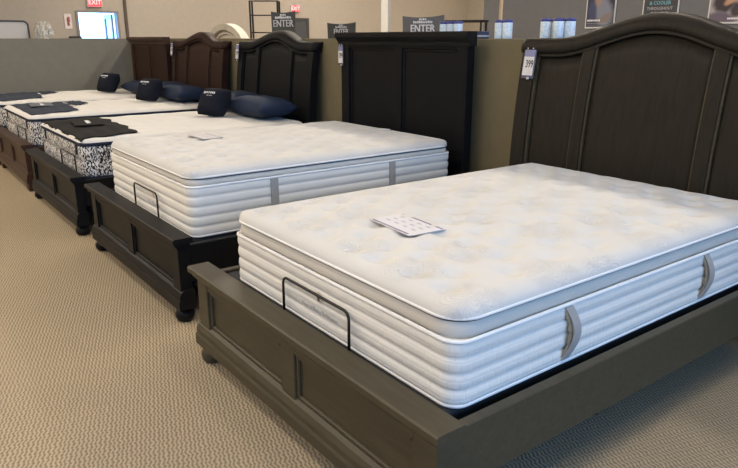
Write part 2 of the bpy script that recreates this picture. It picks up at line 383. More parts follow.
def panel_headboard(bed, cx, y0, W, zt, MX, MZ):
    """straight headboard with a crown cornice and two framed panels"""
    hw = W/2-0.03
    hb = obj('headboard', box(cx-hw+0.02, cx+hw-0.02, y0+0.035, y0+0.06, 0.28, zt-0.05), MZ, bed)
    for s in (-1, 1):
        a, b = (cx-hw, cx-hw+0.11) if s < 0 else (cx+hw-0.11, cx+hw)
        obj('post', box(a, b, y0, y0+0.075, 0, zt-0.06, 0.004), MZ, hb)
    obj('stile', box(cx-0.05, cx+0.05, y0+0.008, y0+0.06, 0.3, zt-0.10, 0.003), MZ, hb)
    obj('frame_rail', box(cx-hw+0.11, cx+hw-0.11, y0+0.006, y0+0.06, zt-0.122, zt-0.095, 0.003), MZ, hb)
    obj('frame_rail', box(cx-hw+0.11, cx+hw-0.11, y0+0.006, y0+0.06, 0.3, 0.45, 0.003), MZ, hb)
    for x0, x1 in ((cx-hw+0.11, cx-0.05), (cx+0.05, cx+hw-0.11)):
        bm = bmesh.new(); z0, z1 = 0.45, zt-0.122
        box(x0, x0+0.02, y0+0.02, y0+0.05, z0, z1, 0.004, bm); box(x1-0.02, x1, y0+0.02, y0+0.05, z0, z1, 0.004, bm)
        box(x0+0.02, x1-0.02, y0+0.02, y0+0.05, z1-0.02, z1, 0.004, bm); box(x0+0.02, x1-0.02, y0+0.02, y0+0.05, z0, z0+0.02, 0.004, bm)
        p = obj('panel', box(x0+0.02, x1-0.02, y0+0.03, y0+0.037, z0+0.02, z1-0.02), MZ, hb)
        obj('panel_moulding', bm, MX, hb)
    prof = [(y0+0.06, zt-0.10), (y0-0.006, zt-0.10), (y0-0.008, zt-0.085), (y0-0.016, zt-0.07), (y0-0.03, zt-0.055), (y0-0.045, zt-0.035), (y0-0.045, zt-0.008), (y0-0.038, zt), (y0+0.06, zt)]
    obj('cornice', extrude_x(prof, cx-W/2, cx+W/2), MX, hb)
    return hb
def footboard(bed, cx, y0, W, zt, MX, MZ, feet='bun'):
    """two-panel footboard: y0 front of the cap"""
    hw = W/2; f = y0+0.032; bk = y0+0.10; b0 = 0.085
    fb = obj('footboard', box(cx-hw+0.05, cx+hw-0.05, f+0.03, bk-0.005, b0+0.02, zt-0.04), MX, bed)
    prof = [(y0+0.008, zt-0.032), (y0, zt-0.026), (y0, zt-0.006), (y0+0.006, zt), (bk+0.006, zt), (bk+0.01, zt-0.006), (bk+0.01, zt-0.032)]
    obj('cap', extrude_x(prof, cx-hw, cx+hw), MX, fb)
    obj('cap_moulding', extrude_x([(f-0.018, zt-0.032), (f-0.018, zt-0.044), (f-0.006, zt-0.058), (f+0.012, zt-0.062), (bk, zt-0.062), (bk, zt-0.032)], cx-hw+0.02, cx+hw-0.02), MX, fb)
    for s in (-1, 1):
        a, b = (cx-hw+0.03, cx-hw+0.135) if s < 0 else (cx+hw-0.135, cx+hw-0.03)
        obj('post', box(a, b, f, bk, b0+0.02, zt-0.055, 0.003), MZ, fb)
    obj('stile', box(cx-0.05, cx+0.05, f+0.002, bk-0.01, b0+0.06, zt-0.055, 0.003), MX, fb)
    obj('frame_rail', box(cx-hw+0.135, cx+hw-0.135, f+0.003, bk-0.01, zt-0.095, zt-0.055, 0.002), MX, fb)
    z0, z1 = b0+0.11, zt-0.095
    for x0, x1 in ((cx-hw+0.135, cx-0.05), (cx+0.05, cx+hw-0.135)):
        obj('panel', box(x0+0.018, x1-0.018, f+0.022, f+0.032, z0+0.018, z1-0.018), MX, fb)
        bm = bmesh.new()
        box(x0, x0+0.018, f+0.010, f+0.04, z0, z1, 0.004, bm); box(x1-0.018, x1, f+0.010, f+0.04, z0, z1, 0.004, bm)
        box(x0+0.018, x1-0.018, f+0.010, f+0.04, z1-0.018, z1, 0.004, bm); box(x0+0.018, x1-0.018, f+0.010, f+0.04, z0, z0+0.018, 0.004, bm)
        obj('panel_moulding', bm, MX, fb)
    obj('base_moulding', extrude_x([(bk+0.004, b0), (f-0.022, b0), (f-0.022, b0+0.045), (f-0.015, b0+0.056), (f-0.015, b0+0.078), (f-0.004, b0+0.098), (f+0.01, b0+0.11), (bk+0.004, b0+0.11)], cx-hw+0.012, cx+hw-0.012), MX, fb)
    for s in (-1, 1):
        x = cx+s*(hw-0.078)
        if feet == 'bun':
            obj('foot', lathe([(0.026, 0), (0.042, 0.008), (0.052, 0.026), (0.053, 0.045), (0.045, 0.063), (0.030, 0.073), (0.030, 0.078), (0.040, 0.081), (0.040, 0.086)], 20, (x, f+0.03, 0)), MX, fb, True)
        else:
            obj('foot', box(x-0.06, x+0.06, f-0.012, f+0.085, 0, 0.086, 0.012, None, 2), MX, fb)
    return fb
def rails(bed, cx, W, y0, y1, MX, z0=0.23, z1=0.44):
    for s in (-1, 1):
        x = cx+s*(W/2)
        a, b = (x, x+0.038) if s < 0 else (x-0.038, x)
        obj('side_rail', box(a, b, y0, y1, z0, z1, 0.004), MX, bed)
def adjustable_base(cx, y0, label, bars, zt=0.43, z0=0.16, W=1.50, L=2.0, by=None):
    t = thing('adjustable_base', label, 'bed base', (cx, y0, 0), 0, 'bases under the mattresses')
    obj('deck', box(-W/2, W/2, 0, L, z0, zt, 0.012, None, 2), BASE_FAB, t)
    for x in (-0.6, 0.6):
        for y in (0.25, L/2, L-0.25):
            obj('leg', lathe([(0.025, 0), (0.025, 0.01), (0.02, 0.012), (0.022, z0+0.005)], 12, (x, y, 0)), PLASTIC_BLACK, t, True)
    xa, xb, zb = bars
    r = 0.03; yb = -0.012 if by is None else by-y0
    pts = [(xa-cx, yb, zt-0.03), (xa-cx, yb, zb-r)]
    for i in range(1, 6): a = PI/2*i/6; pts.append((xa-cx+r*(1-math.cos(a)), yb, zb-r+r*math.sin(a)))
    pts.append((xa-cx+r, yb, zb)); pts.append((xb-cx-r, yb, zb))
    for i in range(1, 6): a = PI/2*i/6; pts.append((xb-cx-r+r*math.sin(a), yb, zb-r+r*math.cos(a)))
    pts += [(xb-cx, yb, zb-r), (xb-cx, yb, zt-0.03)]
    bm = tube(pts, 0.0055, 8)
    for x in (xa-cx, xb-cx): box(x-0.008, x+0.008, yb-0.004, 0.03, zt-0.045, zt-0.02, 0, bm)
    obj('retainer_bar', bm, PLASTIC_BLACK, t, True)
    return t

# positions: centre of each bed along the row
B1, B2, B3, B4, B5 = -1.968, -4.075, -6.14, -8.11, -9.95
bed1 = thing('panel_bed', 'weathered grey-brown bed with camel-back headboard, nearest the camera', 'bed', (0, 0, 0))
arch_headboard(bed1, -2.0, 3.30, 1.715, 1.500, 1.632, GREY_X, GREY_Z_SHADED); footboard(bed1, B1, 1.058, 1.725, 0.476, GREY_X, GREY_X); rails(bed1, B1, 1.656, 1.155, 3.30, GREY_X)
bed2 = thing('panel_bed', 'black bed with straight corniced two-panel headboard beside the grey-brown bed', 'bed', (0, 0, 0))
panel_headboard(bed2, -4.095, 3.345, 1.59, 1.545, BLACK_X, BLACK_Z); footboard(bed2, B2, 1.135, 1.725, 0.492, BLACK_X, BLACK_X); rails(bed2, B2, 1.656, 1.23, 3.345, BLACK_X)
bed3 = thing('panel_bed', 'black bed with curved camel-back headboard holding the black cloth', 'bed', (0, 0, 0))
arch_headboard(bed3, -6.19, 3.34, 1.56, 1.465, 1.575, BLACK_X, BLACK_Z); footboard(bed3, B3, 1.12, 1.71, 0.478, BLACK_X, BLACK_X); rails(bed3, B3, 1.64, 1.22, 3.34, BLACK_X)
bed4 = thing('panel_bed', 'dark cherry-brown bed with camel-back headboard and square feet', 'bed', (0, 0, 0))
arch_headboard(bed4, -8.16, 3.34, 1.58, 1.465, 1.575, BROWN_X, BROWN_Z_SHADED); footboard(bed4, B4, 1.125, 1.71, 0.478, BROWN_X, BROWN_X, 'block'); rails(bed4, B4, 1.64, 1.22, 3.34, BROWN_X)
bed5 = thing('panel_bed', 'dark brown bed with straight corniced headboard by the far partition', 'bed', (0, 0, 0))
panel_headboard(bed5, -9.84, 3.36, 1.54, 1.515, BROWN_X, BROWN_Z_SHADED); footboard(bed5, B5, 1.125, 1.71, 0.478, BROWN_X, BROWN_X, 'block'); rails(bed5, B5, 1.64, 1.22, 3.36, BROWN_X)

adjustable_base(B1, 1.20, 'black base with retainer bar under the nearest mattress', (-2.145, -1.695, 0.60), 0.444, by=1.186)
adjustable_base(B2, 1.275, 'black base with retainer bar under the cream mattress with straight straps', (-4.17, -3.76, 0.622), 0.443, by=1.258)
adjustable_base(B3, 1.265, 'black base with retainer bar under the mattress with the black cloth', (-6.03, -5.56, 0.60), 0.428, by=1.235)
adjustable_base(B4, 1.265, 'black base with retainer bar under the mattress on the cherry-brown camel-back bed', (-8.0, -7.53, 0.60), 0.428, by=1.235)
adjustable_base(B5, 1.265, 'black base with retainer bar under the mattress nearest the far partition', (-9.85, -9.4, 0.60), 0.428, by=1.235)

# ------------------------------------------------------------------ mattresses
def rr(w, l, r, n=8, ns=24):
    """rounded rectangle centred on 0: list of (x, y, nx, ny)"""
    out = []
    a, b = w/2-r, l/2-r
    cs = [(a, -b, -PI/2), (a, b, 0), (-a, b, PI/2), (-a, -b, PI)]
    for i, (x, y, t0) in enumerate(cs):
        for k in range(n+1):
            t = t0+PI/2*k/n; out.append((x+r*math.cos(t), y+r*math.sin(t), math.cos(t), math.sin(t)))
        x2, y2, t2 = cs[(i+1) % 4]
        p = out[-1]; q = (x2+r*math.cos(t2), y2+r*math.sin(t2))
        for k in range(1, ns): s = k/ns; out.append((p[0]+(q[0]-p[0])*s, p[1]+(q[1]-p[1])*s, p[2], p[3]))
    return out
def band(w, l, r, prof, cap=False):
    o = rr(w, l, r); bm = bmesh.new()
    loft(bm, [[(x+nx*d, y+ny*d, z) for x, y, nx, ny in o] for d, z in prof], True, cap, cap)
    return bm
def ring(w, l, r, off, z, rad):
    return tube([(x+nx*off, y+ny*off, z) for x, y, nx, ny in rr(w, l, r)], rad, 8, True)
def top_panel(w, l, r, ze, drop, crown, sp, dep, R, nx=96, ny=124, sig=0.05, seed=1):
    rnd = random.Random(seed)
    a, b = w/2, l/2; bm = bmesh.new(); T = []
    j = 0; y = -b+sp*0.6
    while y < b-0.05:
        x = -a+sp*(0.6 if j % 2 == 0 else 1.1)
        while x < a-0.08: T.append((x+rnd.uniform(-.015, .015), y+rnd.uniform(-.015, .015), rnd.uniform(.7, 1.2))); x += sp
        y += sp*0.72; j += 1
    def dist(i, n):           # finer spacing at the edges
        t = 2*i/n-1; return math.copysign(1-(1-abs(t))**1.35, t)
    V = []
    for jy in range(ny+1):
        row = []
        for ix in range(nx+1):
            x, y = a*dist(ix, nx), b*dist(jy, ny)
            ex, ey = a-abs(x), b-abs(y); e = min(ex, ey)
            X, Y = x, y
            if ex < r and ey < r:
                p, q = 1-ex/r, 1-ey/r
                e = r*(1-max(p, q))
                X = math.copysign(a-r+r*p*math.sqrt(1-q*q/2), x); Y = math.copysign(b-r+r*q*math.sqrt(1-p*p/2), y)
            t = min(e/R, 1.0)
            z = ze+drop*math.sqrt(max(0, 1-(1-t)**2))
            fall = min(1, e/0.10)
            z += crown*(1-(x/a)**2)*(1-(y/b)**2)
            d = 0
            for tx, ty, ts in T:
                q2 = (x-tx)**2+(y-ty)**2
                if q2 < 0.05: d += ts*math.exp(-q2/(2*sig*sig))
            z -= dep*min(d, 1.3)*fall
            row.append(bm.verts.new((X, Y, z)))
        V.append(row)
    for jy in range(ny):
        for ix in range(nx):
            bm.faces.new((V[jy][ix], V[jy][ix+1], V[jy+1][ix+1], V[jy+1][ix]))
    return bm
def channel_prof(z0, z1, n, depth, sub=6):
    out = []
    for i in range(n):
        for k in range(sub):
            t = k/sub; out.append((depth*(math.sin(PI*t)**0.5), z0+(z1-z0)*(i+t)/n))
    out.append((0, z1)); return out
def strap(y, z0, z1, x, width, bulge, mat, parent, wavy=False, side=1):
    """vertical webbing handle on a side face; bows out from the border"""
    bm = bmesh.new(); n = 14; A = []; Bk = []
    for i in range(n+1):
        t = i/n; z = z0+(z1-z0)*t
        o = x+side*(0.006+bulge*math.sin(PI*t)); yy = y+(0.028*math.sin(PI*t)-0.014 if wavy else 0)
        A.append(((o, yy-width/2, z), (o, yy+width/2, z), (o-side*0.005, yy+width/2, z), (o-side*0.005, yy-width/2, z)))
    loft(bm, A, True, True, True)
    h = obj('handle', bm, mat, parent)
    if wavy:
        bm = bmesh.new(); Rg = []
        for i in range(29):
            t = i/28; z = z0+0.012+(z1-z0-0.024)*t
            o = x+side*(0.003+bulge*0.55*math.sin(PI*t)); yy = y+0.028*math.sin(PI*t)-0.014-width/2
            g = 0.004+0.012*abs(math.sin(PI*4*t))*math.sin(PI*t)
            Rg.append(((o, yy-g, z), (o+side*0.004, yy+0.01, z), (o-side*0.003, yy+0.01, z)))
        loft(bm, Rg, True, True, True)
        obj('handle_lining', bm, HANDLE_EDGE, h)
    return h
def pillow_top_mattress(label, cx, yf, z0, w, l, hb, hg, ht, side_mat, wavy, nch, ys, seed, dep):
    """hb: border height, hg: gusset height, ht: height of the pillowed top above the gusset"""
    t = thing('pillow_top_mattress', label, 'mattress', (cx, yf+l/2, z0), 0)
    r = 0.10; rb = 0.055
    obj('border', band(w-0.02, l-0.02, rb, channel_prof(0.006, hb, nch, 0.009, 8), True), side_mat, t, True)
    obj('piping_or_shadow_line', ring(w-0.02, l-0.02, rb, 0.002, 0.008, 0.007), PIPE, t, True)
    obj('piping_or_shadow_line', ring(w-0.012, l-0.012, rb+0.005, 0.001, hb, 0.007), PIPE, t, True)
    obj('piping_or_shadow_line', ring(w-0.012, l-0.012, rb, -0.005, hb-0.010, 0.004), HANDLE, t, True)
    obj('gusset', band(w-0.034, l-0.034, r-0.02, [(0, hb), (0.008, hb+hg*0.3), (0.010, hb+hg*0.6), (0.002, hb+hg)], True), GUSSET, t, True)
    obj('piping_or_shadow_line', ring(w-0.012, l-0.012, r, -0.006, hb+hg, 0.004), PIPE_SHADOW, t, True)  # dark ring stands for the shadow below the pillow-top overhang
    obj('piping_or_shadow_line', ring(w-0.012, l-0.012, r, 0.002, hb+hg+0.009, 0.006), PIPE, t, True)
    obj('pillow_top', top_panel(w-0.002, l-0.002, r, hb+hg+0.010, ht*0.6, ht*0.4, 0.17, dep, 0.075, seed=seed, sig=0.027), CREAM_TOP, t, True)
    for s in (1, -1):
        for y in ys:
            strap(y-(yf+l/2), 0.02 if wavy else 0.0, hb-0.006, s*(w/2-0.004), 0.038 if wavy else 0.05, 0.022 if wavy else 0.003, HANDLE, t, wavy, s)
    return t
m1 = pillow_top_mattress('large cream tufted pillow-top mattress with wavy grey handles on the nearest bed', -1.915, 1.205, 0.445, 1.435, 2.03, 0.217, 0.058, 0.066, CREAM_SIDE_Q, True, 4, (1.735, 2.63), 3, 0.026)
m2 = pillow_top_mattress('cream tufted pillow-top mattress with straight grey straps on the straight-topped black bed', -4.04, 1.283, 0.444, 1.455, 1.94, 0.283, 0.042, 0.070, CREAM_SIDE, False, 5, (1.80, 2.68), 5, 0.028)
# embroidered tan mark at the foot of each cream mattress
TAN = fabric('tan_embroidery', (0.56, 0.47, 0.36)); GREY_THREAD = fabric('grey_embroidery', (0.45, 0.43, 0.39))
def foot_mark(m, x, z, yl, scale=1.0):
    bm = bmesh.new()
    for k in range(3):                     # three little leaves
        a = math.radians(60+30*k); c = Vector((x+0.018*math.cos(a)*scale, 0, z+0.022*math.sin(a)*scale)); pts = []
        for i in range(12):
            u = 2*PI*i/12; p = Vector((0.020*math.cos(u), 0, 0.009*math.sin(u)))*scale
            pts.append((c.x+p.x*math.cos(a)-p.z*math.sin(a), yl, c.z+p.x*math.sin(a)+p.z*math.cos(a)))
        loft(bm, [pts, [(q[0], q[1]-0.003, q[2]) for q in pts]], True, True, True)
    o = obj('embroidered_leaf_mark', bm, TAN, m)
    bm = bmesh.new(); rnd = random.Random(5); xx = x-0.12*scale
    while xx < x+0.12*scale:
        wd = rnd.uniform(0.006, 0.014); hh = rnd.choice((0.012, 0.018)); box(xx, xx+wd, yl-0.003, yl, z-0.045, z-0.045+hh, 0, bm); xx += wd+0.005
    obj('embroidered_line', bm, GREY_THREAD, m)
foot_mark(m1, 0.0, 0.115, -1.013); foot_mark(m2, 0.15, 0.125, -0.968, 0.8)

def speckled_mattress(label, cx, yf, z0, seed):
    w, l = 1.52, 2.03; hb = 0.262; r = 0.09
    t = thing('speckled_mattress', label, 'mattress', (cx, yf+l/2, z0), 0)
    obj('border', band(w-0.02, l-0.02, r, channel_prof(0.006, hb, 2, 0.012, 8), True), SPECKLE, t, True)
    obj('binding', ring(w-0.02, l-0.02, r, 0.002, 0.01, 0.010), NAVY, t, True)
    obj('binding', band(w-0.006, l-0.006, r, [(-0.02, hb-0.006), (0.004, hb-0.004), (0.006, hb+0.01), (0.002, hb+0.022), (-0.02, hb+0.024)], True), NAVY, t, True)
    obj('pillow_top', top_panel(w+0.004, l+0.004, r, hb+0.022, 0.030, 0.024, 0.20, 0.012, 0.08, 64, 84, seed=seed), WHITE_TOP, t, True)
    for x in (-0.50, 0.60):
        bm = box(x-0.022, x+0.022, -l/2-0.010, -l/2-0.002, hb-0.085, hb-0.002, 0.003); obj('corner_tab', bm, NAVY, t)
    for s in (1, -1):
        for y in (-0.45, 0.45): strap(y, 0.03, hb-0.01, s*(w/2-0.004), 0.045, 0.004, NAVY, t, False, s)
    return t
m3 = speckled_mattress('white-topped mattress with speckled border under the black cloth', B3, 1.255, 0.430, 11)
m4 = speckled_mattress('white-topped mattress with speckled border on the cherry-brown camel-back bed', B4, 1.255, 0.430, 12)
m5 = speckled_mattress('white-topped mattress with speckled border on the bed by the far partition', B5, 1.255, 0.430, 13)

# ------------------------------------------------------------------ cloths on the foot ends
def surf(t, cx, cy, x, y):
    """rest height of a speckled mattress top"""
    a, b = 0.762, 1.017; u, v = (x-cx)/a, (y-cy)/b
    e = min(a-abs(x-cx), b-abs(y-cy)); q = max(0, min(1, e/0.08))
    return 0.430+0.262+0.022+0.030*math.sqrt(max(0, 1-(1-q)**2))+0.024*max(0, (1-u*u))*max(0, (1-v*v))
def cloth(name, label, cat, cx, outline, mat, seed, hem=0.02):
    """flat cloth filled from an outline on the mattress top, draped with small waves, hanging slightly over the foot"""
    cy = 1.255+1.015; rnd = random.Random(seed); bm = bmesh.new()
    xs = [p[0] for p in outline]; ys = [p[1] for p in outline]
    n = len(outline)
    def at(u, v):      # bilinear patch of four corners with wavy sides
        p = [Vector((*q, 0)) for q in outline]
        return (p[0]*(1-u)+p[1]*u)*(1-v)+(p[3]*(1-u)+p[2]*u)*v
    NU, NV = 34, 22; top = []; bot = []
    for j in range(NV+1):
        a = []; b = []
        for i in range(NU+1):
            u, v = i/NU, j/NV; p = at(u, v)
            wv = 0.010*math.sin(u*17+seed)*(v > 0.7)*((v-0.7)/0.3)+0.012*math.sin(u*31+seed*2)*(v > 0.8)*((v-0.8)/0.2)
            x = p.x+0.012*math.sin(v*14+seed)*(1 if u > 0.85 else 0)*((u-0.85)/0.15 if u > 0.85 else 0); y = p.y+wv
            z = surf(0, cx, cy, x, y)+0.006+0.0035*math.sin(u*19+v*7+seed)+0.003*math.sin(v*23+seed)
            if y < 1.262: z -= 0.012
            a.append(bm.verts.new((x, y, z))); b.append(bm.verts.new((x, y, z-0.004)))
        top.append(a); bot.append(b)
    for j in range(NV):
        for i in range(NU):
            bm.faces.new((top[j][i], top[j][i+1], top[j+1][i+1], top[j+1][i])); bm.faces.new((bot[j][i], bot[j+1][i], bot[j+1][i+1], bot[j][i+1]))
    for j in range(NV):
        for i in (0, NU): bm.faces.new((top[j][i], top[j+1][i], bot[j+1][i], bot[j][i]))
    for i in range(NU):
        for j in (0, NV): bm.faces.new((top[j][i], top[j][i+1], bot[j][i+1], bot[j][i]))
    return tag(obj(name, bm, mat, None, True), label, cat)
c3 = cloth('foot_protector', 'black cloth laid over the foot of the speckled mattress on the black bed', 'cloth', B3, [(-6.89, 1.262), (-5.42, 1.262), (-5.50, 1.74), (-6.88, 1.78)], BLACK_CLOTH, 2)
c4 = cloth('foot_protector', 'slate-blue cloth across the foot of the mattress on the cherry-brown camel-back bed', 'cloth', B4, [(-8.80, 1.32), (-7.46, 1.30), (-7.60, 1.78), (-8.80, 1.86)], SLATE_CLOTH, 5)
c5 = cloth('foot_protector', 'slate-blue cloth across the foot of the mattress by the far partition', 'cloth', B5, [(-10.64, 1.32), (-9.38, 1.30), (-9.50, 1.82), (-10.60, 1.92)], SLATE_CLOTH, 9)
def sleeve(name, label, cx, x0, x1, y0, y1, mat, seed, rot):
    t = thing(name, label, 'folder', ((x0+x1)/2, (y0+y1)/2, surf(0, cx, 2.27, (x0+x1)/2, (y0+y1)/2)+0.014), rot)
    hw, hl = (x1-x0)/2, (y1-y0)/2
    obj('cover', box(-hw, hw, -hl, hl, 0, 0.005, 0.002, None, 1), mat, t)
    bm = bmesh.new(); rnd = random.Random(seed); x = -hw*0.45
    while x < hw*0.45:
        wd = rnd.uniform(0.008, 0.02); box(x, x+wd, -0.01, -0.01+rnd.choice((0.028, 0.04)), 0.005, 0.0056, 0, bm); x += wd+0.008
    obj('logo', bm, INK_WHITE, t)
    return t
sleeve('flat_folder', 'small black folder with white marks lying on the black cloth', B3, -6.55, -6.05, 1.42, 1.66, BLACK_CLOTH, 3, -0.15)
sleeve('flat_folder', 'pale-printed slate folder lying on the slate cloth of the cherry-brown bed', B4, -8.55, -8.12, 1.45, 1.68, plain('slate_card', (0.10, 0.115, 0.14), 0.6), 4, -0.1)
# cloth second layer ends seen beyond the far cloths
def flap(label, cx, pts, seed): return cloth('folded_throw', label, 'cloth', cx, pts, SLATE_CLOTH, seed)
flap('narrow slate-blue throw beyond the cloth on the cherry-brown camel-back bed', B4, [(-8.80, 1.90), (-8.05, 1.86), (-8.20, 2.05), (-8.78, 2.04)], 21)
flap('narrow slate-blue throw beyond the cloth on the bed by the far partition', B5, [(-10.62, 1.96), (-9.95, 1.90), (-10.12, 2.12), (-10.60, 2.10)], 23)

# ------------------------------------------------------------------ pillows
def pillow_bm(w, h, t, nu=26, nv=20, pinch=0.07):
    bm = bmesh.new(); F = []; Bk = []
    for j in range(nv+1):
        a = []; b = []
        for i in range(nu+1):
            u, v = 2*i/nu-1, 2*j/nv-1
            x = u*w/2*(1-pinch*(1-v*v)); y = v*h/2*(1-pinch*(1-u*u))
            z = t/2*((1-abs(u)**3.6)*(1-abs(v)**3.2))**0.5+0.003*math.sin(u*7+v*5)
            edge = i in (0, nu) or j in (0, nv)
            va = bm.verts.new((x, y, 0 if edge else max(z, 0.002))); a.append(va)
            b.append(va if edge else bm.verts.new((x, y, -max(z, 0.002))))
        F.append(a); Bk.append(b)
    for j in range(nv):
        for i in range(nu):
            bm.faces.new((F[j][i], F[j][i+1], F[j+1][i+1], F[j+1][i]))
            try: bm.faces.new((Bk[j][i], Bk[j+1][i], Bk[j+1][i+1], Bk[j][i+1]))
            except ValueError: pass
    return bm
def pz(x, y, w, h, t): u, v = 2*x/w, 2*y/h; return t/2*((1-abs(u)**3.6)*(1-abs(v)**3.2))**0.5
def logo_bars(parent, w, h, t, y, seed):
    bm = bmesh.new(); rnd = random.Random(seed)
    for yy, hh, x0, x1, a, b, gap in ((y, 0.020, -0.075, 0.075, 0.006, 0.012, 0.014), (y-0.024, 0.006, -0.02, 0.05, 0.005, 0.008, 0.008)):
        x = x0
        while x < x1:
            wd = rnd.uniform(a, b); z = max(pz(x, yy, w, h, t), pz(x+wd, yy+hh, w, h, t))
            box(x, x+wd, yy, yy+hh, z-0.006, z+0.003, 0, bm); x += wd+gap
    return obj('logo', bm, INK_WHITE, parent)
def square_pillow(label, loc, rz, lean):
    t = thing('accent_pillow', label, 'pillow', loc, rz, 'square dark pillows')
    e = obj('cushion', pillow_bm(0.33, 0.28, 0.20, pinch=0.03), NAVY_DARK, t, True)
    e.rotation_euler = (PI/2-lean, 0, 0); e.location = (0, 0, 0.012+0.14*math.cos(lean))
    logo_bars(e, 0.33, 0.28, 0.20, 0.045, 3)
    return t
def bed_pillow(label, loc, rz, w=0.72, h=0.46, th=0.21, rx=0.0, mat=None):
    t = thing('bed_pillow', label, 'pillow', loc, rz, 'navy bed pillows')
    e = obj('cushion', pillow_bm(w, h, th, pinch=0.05), mat or NAVY_PILLOW, t, True)
    e.location = (0, 0, th/2-0.006+abs(math.sin(rx))*h*0.36); e.rotation_euler = (rx, 0, 0)
    sm = tube([(x, y, 0) for x, y in [(-w/2*(1-0.05*(1-v*v)), v*h/2) for v in [k/8-1 for k in range(17)]]], 0.004, 6)
    obj('seam', sm, mat or NAVY_PILLOW, e)
    return t
ZT = 0.764
square_pillow('dark navy square pillow with white logo on the mattress holding the black cloth', (-6.14, 2.71, ZT), 0.35, 0.55)
bed_pillow('plump navy pillow lying by the camel-back black headboard, right of the square pillow', (-5.86, 3.06, ZT), 0.06, h=0.42, th=0.20)
bed_pillow('navy pillow behind the square pillow at the camel-back black headboard', (-6.50, 3.12, ZT), 0.0, rx=0.12, w=0.62, h=0.38, th=0.18)
square_pillow('dark navy square pillow with white logo on the cherry-brown camel-back bed', (-8.12, 2.75, ZT), 0.35, 0.55)
bed_pillow('plump navy pillow lying at the cherry-brown camel-back headboard, right of the square pillow', (-7.98, 3.10, ZT), 0.06, h=0.42, th=0.19)
bed_pillow('navy pillow behind the square pillow at the cherry-brown camel-back headboard', (-8.50, 3.12, ZT), 0.0, rx=0.12, w=0.62, h=0.38, th=0.18)
square_pillow('dark navy square pillow with white logo in the corner by the far partition', (-9.80, 2.75, ZT), 0.35, 0.55)
bed_pillow('navy pillow lying at the straight brown headboard beside the far partition', (-9.42, 3.11, ZT), 0.06, w=0.66, h=0.40, th=0.17)

# ------------------------------------------------------------------ papers on the mattresses
PAPER = plain('white_card', (0.58, 0.565, 0.585), 0.6, var=0.03); INK_LILAC = plain('lilac_print', (0.16, 0.15, 0.22), 0.7)
def top_z(m, x, y, rx, ry):
    pt = [c for c in m.children if c.name.startswith('pillow_top')][0]
    return m.location.z+max(v.co.z for v in pt.data.vertices if abs(v.co.x+m.location.x-x) < rx and abs(v.co.y+m.location.y-y) < ry)
def info_card(label, loc, rz, w, l, tilt=0.0, PAPER=PAPER, INK_LILAC=INK_LILAC):
    t = thing('information_card', label, 'card', loc, rz)
    c = obj('card', box(-w/2, w/2, -l/2, l/2, 0, 0.002), PAPER, t); t.rotation_euler = (tilt, 0, rz)
    bm = bmesh.new()
    box(-w*0.48, w*0.48, l*0.40, l*0.46, 0.002, 0.0025, 0, bm); box(-w*0.48, w*0.42, -l*0.47, -l*0.41, 0.002, 0.0025, 0, bm)
    obj('printed_band', bm, INK_LILAC, t)
    bm = bmesh.new()
    for r in range(3):
        for q in range(4):
            x = -w*0.38+q*w*0.21; y = l*0.22-r*l*0.2
            box(x, x+w*0.09, y, y+l*0.055, 0.002, 0.0024, 0, bm)
    obj('printed_text', bm, plain('grey_lilac_print', (0.38, 0.365, 0.42), 0.7), t)['kind'] = 'stuff'
    return t
info_card('white information card with lilac bands on the nearest mattress', (-1.925, 1.635, top_z(m1, -1.925, 1.635, 0.14, 0.09)-0.003), -0.09, 0.28, 0.175)
info_card('pale information card on the mattress with straight grey straps', (-4.35, 1.83, top_z(m2, -4.35, 1.83, 0.13, 0.07)+0.001), 0.02, 0.27, 0.15, 0, plain('faded_card', (0.50, 0.485, 0.49), 0.6, var=0.03), plain('faded_print', (0.27, 0.26, 0.28), 0.7))
lt = thing('law_label', 'small white sewn label at the head of the mattress with straps', 'label', (-3.97, 3.12, top_z(m2, -3.97, 3.12, 0.05, 0.04)+0.001), 0.3)
obj('tag', box(-0.045, 0.045, -0.03, 0.03, 0, 0.004, 0.001), plain('white_label', (0.75, 0.75, 0.75), 0.7), lt)

# ------------------------------------------------------------------ price tags on the headboards
HEAD = plain('lilac_tag_header', (0.20, 0.21, 0.36), 0.4); CLEAR = plain('grey_tag_sleeve', (0.09, 0.09, 0.13), 0.2)
def price_tag(label, loc, w, h, lean=0.0, digits='399'):
    t = thing('price_tag', label, 'price tag', loc, 0, 'price tags on headboards'); t.rotation_euler = (lean, 0, 0)
    obj('sleeve', box(-w/2, w/2, -0.004, 0, -h/2, h/2, 0.001), CLEAR, t)
    obj('sheet', box(-w*0.44, w*0.40, -0.0055, -0.004, -h*0.40, h*0.20), plain('tag_paper', (0.62, 0.60, 0.58), 0.6), t)
    obj('header', box(-w*0.42, w*0.42, -0.0055, -0.004, h*0.20, h*0.42), HEAD, t)
    text(digits, h*0.34, INK_BLACK, t, (w*0.06, -0.006, -h*0.04), (PI/2, 0, 0), 'price', 0.0004, sx=0.62)
    for s in (-1, 1):
        obj('clip', box(s*w*0.22-0.006, s*w*0.22+0.006, -0.008, 0.001, h*0.44, h*0.53, 0.002), CHROME, t)
    obj('clip', box(-w*0.05, w*0.16, -0.008, 0.001, -h*0.53, -h*0.45, 0.002), CHROME, t)
    return t
price_tag('price tag with lilac header on the weathered grey-brown headboard', (-2.785, 3.347, 1.35), 0.095, 0.19, -0.13)
price_tag('price tag on the left post of the straight black headboard', (-4.85, 3.338, 1.36), 0.075, 0.17)
price_tag('price tag on the left post of the camel-back black headboard', (-6.945, 3.378, 1.345), 0.075, 0.17, -0.13)
price_tag('price tag on the left post of the cherry-brown camel-back headboard', (-8.92, 3.378, 1.35), 0.075, 0.16, -0.13)

